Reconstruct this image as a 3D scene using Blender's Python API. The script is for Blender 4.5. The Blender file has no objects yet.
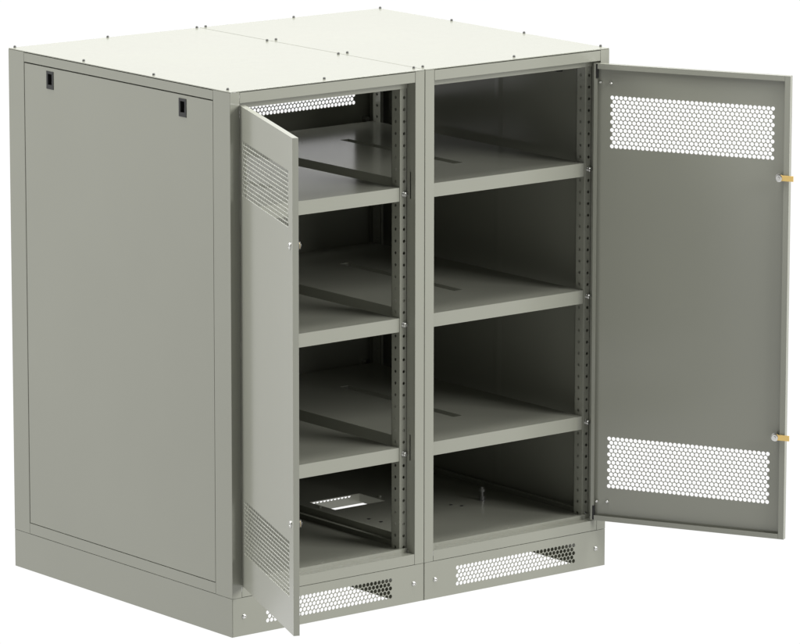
import bpy, bmesh, math
from mathutils import Vector, Matrix
from mathutils.geometry import delaunay_2d_cdt
C = bpy.data.collections.new('scene'); bpy.context.scene.collection.children.link(C)
R = math.radians
# ------------------------------------------------------------------ dimensions (metres)
W, D, H = 0.800, 1.2516, 1.7963
ZB = 0.1290            # top of the plinth
G = 0.0012             # half the joint between the two cabinets
T = 0.0016             # sheet thickness
PU, PV = 0.040, 0.0915 # corner post: width on the front, depth on the side

# ------------------------------------------------------------------ materials
def new_mat(name):
    m = bpy.data.materials.new(name); m.use_nodes = True
    return m, m.node_tree.nodes, m.node_tree.links, m.node_tree.nodes['Principled BSDF']

def paint(name, col, rough=0.36, spec=0.5):
    m, n, l, b = new_mat(name)
    tc = n.new('ShaderNodeTexCoord')
    big = n.new('ShaderNodeTexNoise'); big.inputs['Scale'].default_value = 2.2; big.inputs['Detail'].default_value = 3
    l.new(tc.outputs['Object'], big.inputs['Vector'])
    mix = n.new('ShaderNodeMix'); mix.data_type = 'RGBA'
    mix.inputs[6].default_value = (col[0]*0.965, col[1]*0.965, col[2]*0.965, 1)
    mix.inputs[7].default_value = (col[0]*1.035, col[1]*1.035, col[2]*1.035, 1)
    l.new(big.outputs['Fac'], mix.inputs[0]); l.new(mix.outputs[2], b.inputs['Base Color'])
    mr = n.new('ShaderNodeMapRange'); mr.inputs['To Min'].default_value = rough-0.03; mr.inputs['To Max'].default_value = rough+0.03
    l.new(big.outputs['Fac'], mr.inputs['Value']); l.new(mr.outputs['Result'], b.inputs['Roughness'])
    fine = n.new('ShaderNodeTexNoise'); fine.inputs['Scale'].default_value = 420; fine.inputs['Detail'].default_value = 2
    l.new(tc.outputs['Object'], fine.inputs['Vector'])
    bp = n.new('ShaderNodeBump'); bp.inputs['Strength'].default_value = 0.06; bp.inputs['Distance'].default_value = 0.0006
    l.new(fine.outputs['Fac'], bp.inputs['Height']); l.new(bp.outputs['Normal'], b.inputs['Normal'])
    b.inputs['Specular IOR Level'].default_value = spec
    return m

def metal(name, col, rough, metallic=1.0):
    m, n, l, b = new_mat(name)
    nz = n.new('ShaderNodeTexNoise'); nz.inputs['Scale'].default_value = 160
    mr = n.new('ShaderNodeMapRange'); mr.inputs['To Min'].default_value = rough-0.05; mr.inputs['To Max'].default_value = rough+0.08
    l.new(nz.outputs['Fac'], mr.inputs['Value']); l.new(mr.outputs['Result'], b.inputs['Roughness'])
    b.inputs['Base Color'].default_value = (*col, 1); b.inputs['Metallic'].default_value = metallic
    return m

PAINT = paint('grey_powder_coat', (0.246, 0.250, 0.209), 0.17)
STEEL = metal('zinc_plated_steel', (0.62, 0.62, 0.60), 0.28)
DARKSTEEL = metal('dark_zinc', (0.10, 0.10, 0.095), 0.55, 0.0)
BRASS = metal('yellow_passivated_cam', (0.80, 0.56, 0.20), 0.38, 0.55)
DARKBRASS = metal('dark_brass_cam', (0.30, 0.25, 0.15), 0.45, 0.5)  # darker, browner cam metal, used on the left door
GUNMETAL = metal('dull_steel', (0.26, 0.26, 0.25), 0.4, 0.8)
BLACK = metal('black_plastic', (0.012, 0.012, 0.012), 0.5, 0.0)
GREYPL = metal('dark_grey_plastic', (0.013, 0.0135, 0.0125), 0.55, 0.0)

# ------------------------------------------------------------------ mesh helpers
def obj(name, bm, mat, parent=None, loc=(0, 0, 0), me=None):
    if me is None:
        me = bpy.data.meshes.new(name); bm.to_mesh(me); bm.free(); me.materials.append(mat)
    o = bpy.data.objects.new(name, me); C.objects.link(o); o.location = loc; o.parent = parent
    return o

def box(bm, x0, x1, y0, y1, z0, z1, bev=0.0):
    v = [bm.verts.new((x, y, z)) for z in (z0, z1) for y in (y0, y1) for x in (x0, x1)]
    fs = [bm.faces.new([v[i] for i in q]) for q in ((0,2,3,1),(4,5,7,6),(0,1,5,4),(2,6,7,3),(0,4,6,2),(1,3,7,5))]
    if bev:
        es = list({e for f in fs for e in f.edges})
        bmesh.ops.bevel(bm, geom=es, offset=bev, segments=2, affect='EDGES', profile=0.5)

def circle(cx, cy, r, n=12):
    return [(cx + r*math.cos(2*math.pi*(k+.5)/n), cy + r*math.sin(2*math.pi*(k+.5)/n)) for k in range(n)]

def rect(a0, a1, b0, b1): return [(a0, b0), (a1, b0), (a1, b1), (a0, b1)]

def plate(bm, outline, holes, fn0, fn1):
    """flat sheet with real holes; fn0/fn1 map (a, b) to the two surfaces"""
    vs, fc = [], []
    for loop in [outline] + holes:
        s = len(vs); vs += [Vector(p) for p in loop]; fc.append(list(range(s, len(vs))))
    ov, oe, of, _, _, fid = delaunay_2d_cdt(vs, [], fc, 1, 1e-7, True)
    keep = [f for f, ids in zip(of, fid) if len(ids) == 1]
    a = [bm.verts.new(fn0(*p)) for p in ov]; b = [bm.verts.new(fn1(*p)) for p in ov]
    cnt = {}
    for f in keep:
        bm.faces.new([a[i] for i in f]); bm.faces.new([b[i] for i in reversed(f)])
        for i, j in zip(f, f[1:] + f[:1]): cnt[(i, j)] = cnt.get((i, j), 0) + 1
    for (i, j) in cnt:
        if (j, i) not in cnt: bm.faces.new([a[j], a[i], b[i], b[j]])
    loose = [v for v in a + b if not v.link_faces]
    bmesh.ops.delete(bm, geom=loose, context='VERTS')

def fix(bm):
    bmesh.ops.recalc_face_normals(bm, faces=bm.faces); return bm

def sheet_path(bm, pts, z0, z1, t=T, fillet=None):
    """folded sheet: the polyline pts offset to its left by t, extruded from z0 to z1"""
    P = [Vector(p) for p in pts]
    if fillet:
        Q = [P[0]]
        for i in range(1, len(P)-1):
            d0 = (P[i-1]-P[i]).normalized(); d1 = (P[i+1]-P[i]).normalized()
            for k in range(5):
                s = k/4; a = P[i]+d0*fillet; c = P[i]+d1*fillet
                Q.append(a*(1-s)**2 + P[i]*2*s*(1-s) + c*s*s)
        Q.append(P[-1]); P = Q
    off = []
    for i, p in enumerate(P):
        ds = []
        if i > 0: ds.append((p-P[i-1]).normalized())
        if i < len(P)-1: ds.append((P[i+1]-p).normalized())
        nn = [Vector((-d.y, d.x)) for d in ds]
        m = sum(nn, Vector((0, 0)))
        m = m.normalized(); m = m/max(0.3, m.dot(nn[0]))
        off.append(p + m*t)
    loop = P + off[::-1]; n = len(P)
    lo = [bm.verts.new((p.x, p.y, z0)) for p in loop]; hi = [bm.verts.new((p.x, p.y, z1)) for p in loop]
    N = len(loop)
    for i in range(N): bm.faces.new([lo[i], lo[(i+1) % N], hi[(i+1) % N], hi[i]])
    for i in range(n-1):
        bm.faces.new([lo[i], lo[N-1-i], lo[N-2-i], lo[i+1]]); bm.faces.new([hi[i], hi[i+1], hi[N-2-i], hi[N-1-i]])

def lathe(bm, prof, axis='z', n=20, c=(0, 0, 0)):
    rings = []
    for r, h in prof:
        ring = []
        for k in range(n):
            a = 2*math.pi*k/n; x, y = r*math.cos(a), r*math.sin(a)
            p = {'z': (x, y, h), 'y': (x, h, y), 'x': (h, x, y)}[axis]
            ring.append(bm.verts.new((p[0]+c[0], p[1]+c[1], p[2]+c[2])))
        rings.append(ring)
    for A, B in zip(rings, rings[1:]):
        for k in range(n): bm.faces.new([A[k], A[(k+1) % n], B[(k+1) % n], B[k]])
    bm.faces.new(rings[0]); bm.faces.new(rings[-1])

def hexgrid(cx, cz, cols, rows, pitch=0.016, d=0.0142, n=12):
    hs = []; rp = pitch*math.sqrt(3)/2
    for r in range(rows):
        m = cols if r % 2 == 0 else cols-1
        for k in range(m):
            hs.append(circle(cx+(k-(m-1)/2)*pitch, cz+(r-(rows-1)/2)*rp, d/2, n))
    return hs

# ------------------------------------------------------------------ shared meshes
MESH = {}
def shared(key, build, mat):
    if key not in MESH:
        bm = bmesh.new(); build(bm); fix(bm)
        me = bpy.data.meshes.new(key); bm.to_mesh(me); bm.free(); me.materials.append(mat)
        for p in me.polygons: p.use_smooth = key.startswith('round')
        MESH[key] = me
    return MESH[key]

def part(name, build, mat, parent, loc=(0, 0, 0)):
    bm = bmesh.new(); build(bm); fix(bm)
    return obj(name, bm, mat, parent, loc)

def screw_front(bm):   # domed socket screw, head facing -y
    lathe(bm, [(0.0080, 0.0), (0.0080, -0.0012), (0.0066, -0.0013), (0.0066, -0.0035), (0.0056, -0.0052), (0.0032, -0.0060), (0.0030, -0.0030), (0.0001, -0.0030)], 'y', 18)
def screw_top(bm):
    lathe(bm, [(0.0046, 0.0), (0.0046, 0.0040), (0.0036, 0.0064), (0.0020, 0.0068), (0.0018, 0.0045), (0.0001, 0.0045)], 'z', 14)
def rail_bolt(bm):     # bolt head with washer, facing -y
    lathe(bm, [(0.0105, 0.0), (0.0105, -0.0018), (0.0078, -0.0019), (0.0078, -0.0098), (0.0062, -0.0120), (0.0036, -0.0122), (0.0030, -0.0070), (0.0001, -0.0070)], 'y', 16)

def add_screw(kind, parent, loc, mat=STEEL):
    b = {'front': screw_front, 'top': screw_top, 'bolt': rail_bolt}[kind]
    return obj('screw' if kind != 'bolt' else 'bolt', None, None, parent, loc, me=shared('screw_'+kind, b, mat))

# ------------------------------------------------------------------ parts of a cabinet (local frame: x 0..W, y 0..D, z up)
ZR = 1.7906            # top of the rails, a hair under the roof sheet
ZT = 1.7565            # bottom edge of the top front rail

def corner_map(left, front):
    return (lambda u: (G+u) if left else (W-G-u)), (lambda v: v if front else D-v)

def build_post(left, front, slots=True):
    fx, fy = corner_map(left, front)
    def b(bm):
        t = bmesh.new()
        sheet_path(t, [(0.012, PV), (0, PV), (0, 0), (PU-G, 0), (PU-G, 0.003)], ZB+0.0008, 1.7925, 0.0016, 0.0018)
        holes = [rect(0.0228, 0.0296, 1.366, 1.457), rect(0.0228, 0.0296, 0.482, 0.570)] if slots else []
        plate(t, rect(0.0032, 0.0440, 0.166, ZT-0.002), holes, lambda a, z: (PU-G, a, z), lambda a, z: (PU-G-T, a, z))
        box(t, PU-G-0.012, PU-G-T-.0002, 0.0175, 0.0225, 0.45, 1.50)
        for v in t.verts: v.co = Vector((fx(v.co.x), fy(v.co.y), v.co.z))
        me = bpy.data.meshes.new('t'); t.to_mesh(me); t.free(); bm.from_mesh(me); bpy.data.meshes.remove(me)
    return b

def build_rail(left, front):
    fx, fy = corner_map(left, front)
    zs = [0.182+0.04*k for k in range(39)]
    def b(bm):
        t = bmesh.new()
        plate(t, rect(0.0405-G, 0.0685-G, 0.182-0.014, 1.744), [circle(0.0495, z, 0.0053) for z in zs], lambda a, z: (a, 0.0460, z), lambda a, z: (a, 0.0460+T, z))
        plate(t, rect(0.0460+T+.0001, 0.0900, 0.182-0.014, 1.744), [circle(0.0690, z, 0.0053) for z in zs], lambda a, z: (0.0685-G, a, z), lambda a, z: (0.0685-G-T, a, z))
        box(t, 0.0560, 0.0685-G, 0.0885, 0.0900, 0.17, 1.743)
        for v in t.verts: v.co = Vector((fx(v.co.x), fy(v.co.y), v.co.z))
        me = bpy.data.meshes.new('t'); t.to_mesh(me); t.free(); bm.from_mesh(me); bpy.data.meshes.remove(me)
    return b

def build_front_rails(front, top):
    def b(bm):
        f = (lambda y: y) if front else (lambda y: D-y)
        x0, x1 = PU+0.0012, W-PU-0.0012
        t = bmesh.new()
        if top:
            box(t, x0, x1, 0.0004, 0.0020, ZT, ZR)
            box(t, x0, x1, 0.0021, 0.0400, ZT, ZT+0.0016)
            box(t, x0+.001, x1-.001, 0.0401, 0.0417, 1.7330, ZT+0.0016)
            box(t, x0, x1, 0.0021, 0.0400, ZR-0.0016, ZR-.0001)
        else:
            box(t, x0, x1, 0.0004, 0.0020, ZB+.0012, 0.1655)
            box(t, x0, x1, 0.0021, 0.0360, 0.1638, 0.1654)
            box(t, x0+.002, x1-.002, 0.0361, 0.0377, 0.1638, 0.1800)
            box(t, x0+.002, x1-.002, 0.0378, 0.0480, 0.1785, 0.1800)
            box(t, x0, x1, 0.0021, 0.0550, ZB+.0012, ZB+0.0028)
        for v in t.verts: v.co.y = f(v.co.y)
        me = bpy.data.meshes.new('t'); t.to_mesh(me); t.free(); bm.from_mesh(me); bpy.data.meshes.remove(me)
    return b

def build_side_rails(left, top, outer):
    fx, _ = corner_map(left, True)
    def b(bm):
        y0, y1 = PV+0.0010, D-PV-0.0010
        t = bmesh.new()
        if top:
            box(t, 0.0004, 0.0020, y0, y1, 1.7605, ZR)
            box(t, 0.0021, 0.0330, y0, y1, 1.7605, 1.7621)
            box(t, 0.0314, 0.0330, y0, y1, 1.7420, 1.7604)
            box(t, 0.0021, 0.0330, y0, y1, ZR-0.0017, ZR-.0001)
        else:
            box(t, 0.0004, 0.0020, y0, y1, ZB+.0012, 0.1665)
            box(t, 0.0021, 0.0330, y0, y1, 0.1649, 0.1665)
            box(t, 0.0314, 0.0330, y0, y1, 0.1666, 0.1900)
            box(t, 0.0331, 0.0440, y0, y1, 0.1884, 0.1900)
        for v in t.verts: v.co.x = fx(v.co.x)
        me = bpy.data.meshes.new('t'); t.to_mesh(me); t.free(); bm.from_mesh(me); bpy.data.meshes.remove(me)
    return b

def build_side_panel(left):
    fx, _ = corner_map(left, True)
    latches = [(0.2572, 1.7148), (1.0075, 1.7148)]
    def b(bm):
        t = bmesh.new()
        y0, y1, z0, z1 = PV+0.0030, D-PV-0.0030, 0.1690, 1.7560
        hl = [rect(c-0.0165, c+0.0165, z-0.0270, z+0.0270) for c, z in latches]
        plate(t, rect(y0, y1, z0, z1), hl, lambda a, z: (0.0012, a, z), lambda a, z: (0.0012+T, a, z))
        for yy in (y0, y1-0.0016): box(t, 0.0012+T+.0001, 0.0180, yy, yy+0.0016, z0, z1)
        for zz in (z0, z1-0.0016): box(t, 0.0012+T+.0001, 0.0180, y0+.0017, y1-.0017, zz, zz+0.0016)
        sheet_path(t, [(0.0030, 0.560), (0.0040, 0.580), (0.0040, 0.588), (0.0030, 0.606)], z0+.004, z1-.004)
        for yy in (y0+.002,): box(t, 0.0165, 0.0180, yy, yy+0.018, z0+.002, z1-.002)
        for yy in (y1-.020,): box(t, 0.0165, 0.0180, yy, yy+0.018, z0+.002, z1-.002)
        for v in t.verts: v.co.x = fx(v.co.x)
        me = bpy.data.meshes.new('t'); t.to_mesh(me); t.free(); bm.from_mesh(me); bpy.data.meshes.remove(me)
    return b, latches

def build_latch(left):
    s = 1 if left else -1
    def b(bm):   # frame, local to its centre on the panel face
        plate(bm, rect(-0.0200, 0.0200, -0.0300, 0.0300), [rect(-0.0115, 0.0115, -0.0160, 0.0210)], lambda a, z: (-0.0016*s, a, z), lambda a, z: (0.0004*s, a, z))
    def c(bm):   # sunken finger cup with its sliding tongue
        plate(bm, rect(-0.0160, 0.0160, -0.0262, 0.0262), [rect(-0.0113, 0.0113, -0.0158, 0.0208)], lambda a, z: (0.0006*s, a, z), lambda a, z: (0.0170*s, a, z))
        xs = sorted((0.0172*s, 0.0230*s)); box(bm, xs[0], xs[1], -0.0160, 0.0160, -0.0262, 0.0262, 0.001)
        xs = sorted((0.0100*s, 0.0171*s)); box(bm, xs[0], xs[1], -0.0100, 0.0100, -0.0140, -0.0020, 0.001)
    return b, c

def build_floor(bm):
    hs = [rect(0.120, 0.340, 0.640, 0.785)]
    for x0, x1, y0, y1 in ((0.1185, 0.1199, 0.640, 0.785), (0.3401, 0.3415, 0.640, 0.785)):
        box(bm, x0, x1, y0, y1, 0.1480, 0.1723)
    plate(bm, rect(0.047, W-0.047, 0.050, D-0.050), hs, lambda x, y: (x, y, 0.1740), lambda x, y: (x, y, 0.1724))
    for x in (0.047, W-0.0486): box(bm, x, x+0.0016, 0.050, D-0.050, 0.1420, 0.1723)

def build_shelf(bm):   # local: top at z = 0
    x0, x1, y0, y1 = 0.0700, W-0.0700, 0.0470, D-0.0470
    xl = 0.0370; ya, yb = 0.0925, D-0.0925
    plate(bm, [(x0, y0+.0017), (x1, y0+.0017), (x1, y1-.0017), (x0, y1-.0017), (x0, yb), (xl, yb), (xl, ya), (x0, ya)], [rect(0.378, 0.417, 0.312, 0.945)], lambda x, y: (x, y, 0), lambda x, y: (x, y, -T))
    box(bm, x0, x1, y0, y0+.0016, -0.0460, 0)
    box(bm, x0, x1, y1-.0016, y1, -0.0460, 0)
    box(bm, x1-.0016, x1, y0+.0017, y1-.0017, -0.0460, -T-.0001)
    box(bm, xl, xl+.0016, ya, yb, -0.0460, -T-.0001)
    for x in (0.3764, 0.4171): box(bm, x, x+.0015, 0.3110, 0.9460, -0.0200, -T-.0001)
    box(bm, x0, x1, y0+.0017, y0+.0160, -0.0460, -0.0445)

def build_roof(bm):
    box(bm, G+.0008, W-G-.0008, 0.0004, D-0.0004, 1.7930, H, 0.0010)

def build_plinth(bm):
    y0 = 0.0003
    plate(bm, rect(0.0028, W-0.0028, 0.0006, ZB-0.0006), hexgrid(0.4013, 0.0636, 33, 5), lambda x, z: (x, y0, z), lambda x, z: (x, y0+T, z))
    plate(bm, rect(0.0028, W-0.0028, 0.0006, ZB-0.0006), hexgrid(0.4013, 0.0636, 33, 5), lambda x, z: (x, D-y0, z), lambda x, z: (x, D-y0-T, z))
    for x in (G, W-G-T):
        box(bm, x, x+T, 0.0016, D-0.0016, 0.0, ZB-0.0006)
    zt = ZB-0.0026  # top flanges added inside to block light leaking through the seam
    for y0_, y1_ in ((0.0022, 0.0450), (D-0.0450, D-0.0022)): box(bm, 0.0030, W-0.0030, y0_, y1_, zt, zt+T)
    for x0_, x1_ in ((0.0030, 0.0800), (W-0.0800, W-0.0030)):
        box(bm, x0_, x1_, 0.0451, D-0.0451, zt, zt+T)
        box(bm, x0_, x1_, 0.0021, D-0.0021, 0.0006, 0.0006+T)
    for x0, x1 in ((0.0028+.001, 0.034), (W-0.034, W-0.0028-.001)):
        for yy in (0.020, D-0.0216):
            box(bm, x0, x1, yy, yy+T, 0.006, ZB-0.006)

DW = 0.700
def build_door(w, right, rear):
    s = -1 if right else 1
    z0, z1 = 0.1700, 1.7500
    def b(bm):
        t = bmesh.new()
        off = 0.0600 if right else 0.050
        cx = off + 18*0.016 if right else w/2-.008
        hs = hexgrid(cx, 1.5515, 37, 13, n=12) + ([] if rear else hexgrid(cx, 0.3740, 37, 13, n=12))
        lock = w-0.0330
        hs += [circle(lock, 1.407, 0.0095, 16), circle(lock, 0.523, 0.0095, 16)]
        plate(t, rect(0, w, z0, z1), hs, lambda u, z: (u, 0, z), lambda u, z: (u, T, z))
        dz = 0.0012
        # returned edges
        box(t, 0.0002, 0.0002+T, T+.0001, 0.0195, z0+.0002, z1-.0002)
        box(t, w-T-.0002, w-.0002, T+.0001, 0.0195, z0+.0002, z1-.0002)
        box(t, 0.0002+T+.0001, w-T-.0003, T+.0001, 0.0180, z0+.0002, z0+.0002+T)
        box(t, 0.0002+T+.0001, w-T-.0003, T+.0001, 0.0180, z1-.0002-T, z1-.0002)
        # inward lips
        LW = 0.0175
        box(t, 0.0019, 0.0125, 0.0182, 0.0195, z0+0.052, z1-0.052)
        box(t, 0.0019, 0.0060, 0.0182, 0.0195, z0+0.0004, z0+0.0518)
        box(t, 0.0019, 0.0060, 0.0182, 0.0195, z1-0.0518, z1-0.0004)
        box(t, w-0.0019-LW, w-0.0019, 0.0182, 0.0195, z0+0.0004, z1-0.0004)
        box(t, 0.0130, w-0.0019-LW-.0006, 0.0182, 0.0195, z1-0.0004-LW, z1-0.0004)
        box(t, 0.0130, w-0.0019-LW-.0006, 0.0182, 0.0195, z0+0.0004, z0+0.0004+LW)
        for v in t.verts: v.co.x *= s
        me = bpy.data.meshes.new('t'); t.to_mesh(me); t.free(); bm.from_mesh(me); bpy.data.meshes.remove(me)
    return b

def add_door(parent, w, right, hinge, angle, rear=False):
    s = -1 if right else 1
    def sub(name, build, mat):
        def bb(bm):
            t = bmesh.new(); build(t)
            for v in t.verts: v.co.x *= s
            me = bpy.data.meshes.new('t'); t.to_mesh(me); t.free(); bm.from_mesh(me); bpy.data.meshes.remove(me)
        return part(name, bb, mat, d)
    key = 'door_%s_%.3f' % (right, w)
    if key in MESH: d = obj('door', None, None, parent, me=MESH[key])
    else:
        d = part('door', build_door(w, right, rear), PAINT, parent); MESH[key] = d.data
    d.location = hinge; d.rotation_euler = (0, 0, angle)
    u = w-0.0330
    for z in (1.407, 0.523):
        def lock(bm):
            lathe(bm, [(0.0115, -0.0001), (0.0115, -0.0022), (0.0100, -0.0036), (0.0055, -0.0038), (0.0050, -0.0012), (0.0001, -0.0012)], 'y', 24, (u, 0, z))
            lathe(bm, [(0.0090, 0.0003), (0.0090, 0.0230), (0.0001, 0.0230)], 'y', 20, (u, 0, z))
        l = sub('lock', lock, STEEL)
        if rear: continue
        def cam(bm):
            if right: box(bm, u+0.004, w+0.0190, 0.0275, 0.0300, z-0.0095, z+0.0095, 0.0006)
            else: box(bm, u-0.0480, u-0.0040, 0.0275, 0.0300, z-0.0085, z+0.0085, 0.0006)
            lathe(bm, [(0.0100, 0.0272), (0.0100, 0.0303), (0.0001, 0.0303)], 'y', 24, (u+.003, 0, z))
        c = sub('cam_arm', cam, BRASS if right else DARKBRASS)
        def nut(bm):
            lathe(bm, [(0.0140, 0.0232), (0.0140, 0.0270), (0.0001, 0.0270)], 'y', 24, (u, 0, z))
            lathe(bm, [(0.0125, 0.0304), (0.0125, 0.0322), (0.0095, 0.0330), (0.0001, 0.0330)], 'y', 20, (u, 0, z))
            lathe(bm, [(0.0045, 0.0331), (0.0045, 0.0365), (0.0001, 0.0365)], 'y', 12, (u, 0, z))
        sub('lock_nut', nut, STEEL if right else DARKSTEEL)
    for zc, sg in ((1.7500, -1), (0.1700, 1)):
        def hb(bm):
            za, zb = sorted((zc+sg*0.004, zc+sg*0.0500))
            box(bm, 0.0066, 0.0120, 0.0060, 0.0178, za, zb)
        sub('hinge_bracket', hb, BLACK)
        for uu, r_, h_, dz in ((0.0190, 0.0045, 0.0125, 0.0645), (0.0560, 0.0050, 0.0090, 0.0660)):
            sub('stud', lambda bm: lathe(bm, [(r_, T+.0001), (r_, h_-.0025), (r_*.65, h_), (0.0001, h_)], 'y', 12, (uu, 0, zc+sg*dz)), STEEL)
    return d

def make_cabinet(left):
    c = bpy.data.objects.new('equipment_cabinet', None); C.objects.link(c)
    c.empty_display_size = 0.3
    c['category'] = 'cabinet'
    P = lambda name, b, mat=PAINT: part(name, b, mat, c)
    for l in (True, False):
        for f in (True, False):
            P('corner_post', build_post(l, f))
            P('mounting_rail', build_rail(l, f))
    for f in (True, False):
        P('top_rail', build_front_rails(f, True)); P('bottom_rail', build_front_rails(f, False))
    for l in (True, False):
        P('top_rail', build_side_rails(l, True, l == left)); P('bottom_rail', build_side_rails(l, False, l == left))
    # the one outer side panel of this half, with its two slide latches
    pb, latches = build_side_panel(left)
    sp = P('side_panel', pb)
    fx, _ = corner_map(left, True)
    lf, lc = build_latch(left)
    for y, z in latches:
        a = part('latch', lf, GREYPL, sp, (fx(0.0010), y, z))
        part('latch_cup', lc, BLACK, sp, (fx(0.0010), y, z))
    ft = obj('floor_tray', None, None, c, me=shared('floor_tray', build_floor, PAINT))
    def cover(bm):
        rr = 0.055; xa, xb, ya, yb = 0.060, 0.450, 0.060, 0.800
        o_ = []
        for cx, cy, a0 in ((xb-rr, ya+rr, -90), (xb-rr, yb-rr, 0), (xa+rr, yb-rr, 90), (xa+rr, ya+rr, 180)):
            o_ += [(cx+rr*math.cos(R(a0+k*15)), cy+rr*math.sin(R(a0+k*15))) for k in range(7)]
        plate(bm, o_, [rect(0.1199, 0.3401, 0.640, 0.785)], lambda x, y: (x, y, 0.1756), lambda x, y: (x, y, 0.1742))
        for x, y in ((0.1000, 0.700), (0.3630, 0.700)): lathe(bm, [(0.0065, 0.1757), (0.0065, 0.1795), (0.0045, 0.1815), (0.0001, 0.1815)], 'z', 12, (x, y, 0))
    obj('cover_plate', None, None, ft, me=shared('cover_plate', cover, PAINT))
    for x, y in ((0.485, 0.455), (0.505, 0.420), (0.1275, 0.46), (0.1325, 0.40)):
        obj('grommet', None, None, ft, (x, y, 0.1757 if x < 0.45 else 0.1741), me=shared('grommet', lambda bm: lathe(bm, [(0.0062, 0), (0.0062, 0.0012), (0.0045, 0.0018), (0.0001, 0.0010)]), BLACK))
    # shelves
    for z in (1.4030, 0.9640, 0.5250):
        sh = obj('shelf', None, None, c, (0, 0, z), me=shared('shelf', build_shelf, PAINT))
        for x in (0.0505, W-0.0505): add_screw('bolt', sh, (x, 0.0458, -0.0230))
    rf = obj('roof', None, None, c, me=shared('roof', build_roof, PAINT))
    ys = (0.042, 0.4460, 0.8420, D-0.006)
    for x in (0.0240, W-0.0140) if left else (0.0240, W-0.0050):
        for y in ys: add_screw('top', rf, (x, y, H-.0002), DARKSTEEL)
    for y in (0.034, D-0.006): add_screw('top', rf, (0.408, y, H-.0002), DARKSTEEL)
    pl = obj('plinth', None, None, c, me=shared('plinth', build_plinth, PAINT))
    for x in (0.0480, W-0.0440): add_screw('front', pl, (x, 0.0002, 0.0655))
    # rear door, closed
    rd = add_door(c, 0.7160, True, (0.0420, D-0.0010, 0), math.pi, rear=True)
    return c

A = make_cabinet(True); A.location = (0, 0, 0)
A['label'] = 'left grey steel cabinet, its long side panel with two small black latches in view'
B = make_cabinet(False); B.location = (W, 0, 0)
B['label'] = 'right grey steel cabinet, door swung wide to show its inner face and brass cams'
for o in (A, B): o['group'] = 'joined steel cabinets standing side by side'
dl = add_door(A, 0.6760, False, (0.0402, 0.0010, 0), -R(112.9)); dl['label'] = 'open door seen from its outer face'
dr = add_door(B, 0.7030, True, (1.5474-W, 0.0083, 0), R(117.38)); dr['label'] = 'open door seen from its inner face'
# bolt standing on the right floor
def bolt(bm):
    lathe(bm, [(0.0150, 0.0), (0.0150, 0.0022), (0.0110, 0.0023), (0.0110, 0.0140), (0.0060, 0.0141), (0.0060, 0.0300), (0.0110, 0.0301), (0.0110, 0.0400), (0.0060, 0.0401), (0.0060, 0.0460), (0.0001, 0.0465)], 'z', 12)
o = part('floor_bolt', bolt, GUNMETAL, B, (1.4180-W, 0.4480, 0.1741))

# ------------------------------------------------------------------ setting: plain white ground disc that glows by itself, so takes no shadow
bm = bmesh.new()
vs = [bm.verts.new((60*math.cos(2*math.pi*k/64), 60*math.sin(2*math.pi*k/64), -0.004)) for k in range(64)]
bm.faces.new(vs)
gm, n, l, b = new_mat('white_glowing_sheet')
b.inputs['Base Color'].default_value = (0.9, 0.9, 0.9, 1)
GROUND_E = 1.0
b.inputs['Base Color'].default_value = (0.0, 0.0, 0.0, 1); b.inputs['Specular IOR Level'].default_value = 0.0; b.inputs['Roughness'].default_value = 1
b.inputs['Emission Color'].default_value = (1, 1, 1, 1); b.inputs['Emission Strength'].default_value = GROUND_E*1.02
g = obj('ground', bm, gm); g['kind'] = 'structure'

# world: white studio, brighter overhead and to both sides, dimmer behind the photographer
w = bpy.data.worlds.new('World'); bpy.context.scene.world = w; w.use_nodes = True
nt = w.node_tree; n = nt.nodes; l = nt.links; bg = n['Background']
tc = n.new('ShaderNodeTexCoord')
dot = n.new('ShaderNodeVectorMath'); dot.operation = 'DOT_PRODUCT'; dot.inputs[1].default_value = (-0.62, -0.78, 0.0)
l.new(tc.outputs['Generated'], dot.inputs[0])
mr = n.new('ShaderNodeMapRange'); mr.interpolation_type = 'SMOOTHSTEP'
mr.inputs['From Min'].default_value = -0.2; mr.inputs['From Max'].default_value = 0.6
mr.inputs['To Min'].default_value = 1.02; mr.inputs['To Max'].default_value = 0.12
l.new(dot.outputs['Value'], mr.inputs['Value']); l.new(mr.outputs['Result'], bg.inputs['Strength'])
bg.inputs['Color'].default_value = (1, 1, 1, 1)

def area(name, loc, target, size, power):
    d = bpy.data.lights.new(name, 'AREA'); d.shape = 'RECTANGLE'; d.size, d.size_y = size; d.energy = power; d.color = (1, 1, 0.985)
    o = bpy.data.objects.new(name, d); C.objects.link(o); o.location = loc
    o.rotation_euler = (Vector(target)-Vector(loc)).to_track_quat('-Z', 'Y').to_euler()
area('overhead_softbox', (0.9, 0.9, 7.0), (0.8, 0.6, 1.0), (5, 5), 690)
area('front_softbox', (5.0, -8.0, 5.4), (0.9, 0.3, 0.9), (5, 5), 1080)
area('side_softbox', (-6.5, 5.5, 6.5), (0.0, 0.0, 0.9), (4, 4), 620)

# ------------------------------------------------------------------ camera
a_, b_, c_ = -0.67203, 1.37475, 0.00119
M = Matrix.Rotation(a_, 4, 'Z') @ Matrix.Rotation(b_, 4, 'X') @ Matrix.Rotation(c_, 4, 'Z')
M.translation = Vector((-9.86704, -13.27755, 4.33333))
cd = bpy.data.cameras.new('camera'); cam = bpy.data.objects.new('camera', cd); C.objects.link(cam)
cam.matrix_world = M; cd.sensor_width = 36; cd.lens = 5237.54/800*36; cd.clip_end = 500; cd.clip_start = 0.1
sc = bpy.context.scene; sc.camera = cam
sc.view_settings.view_transform = 'Standard'; sc.view_settings.look = 'None'; sc.view_settings.exposure = 0; sc.view_settings.gamma = 1
sc.cycles.max_bounces = 10; sc.cycles.diffuse_bounces = 6
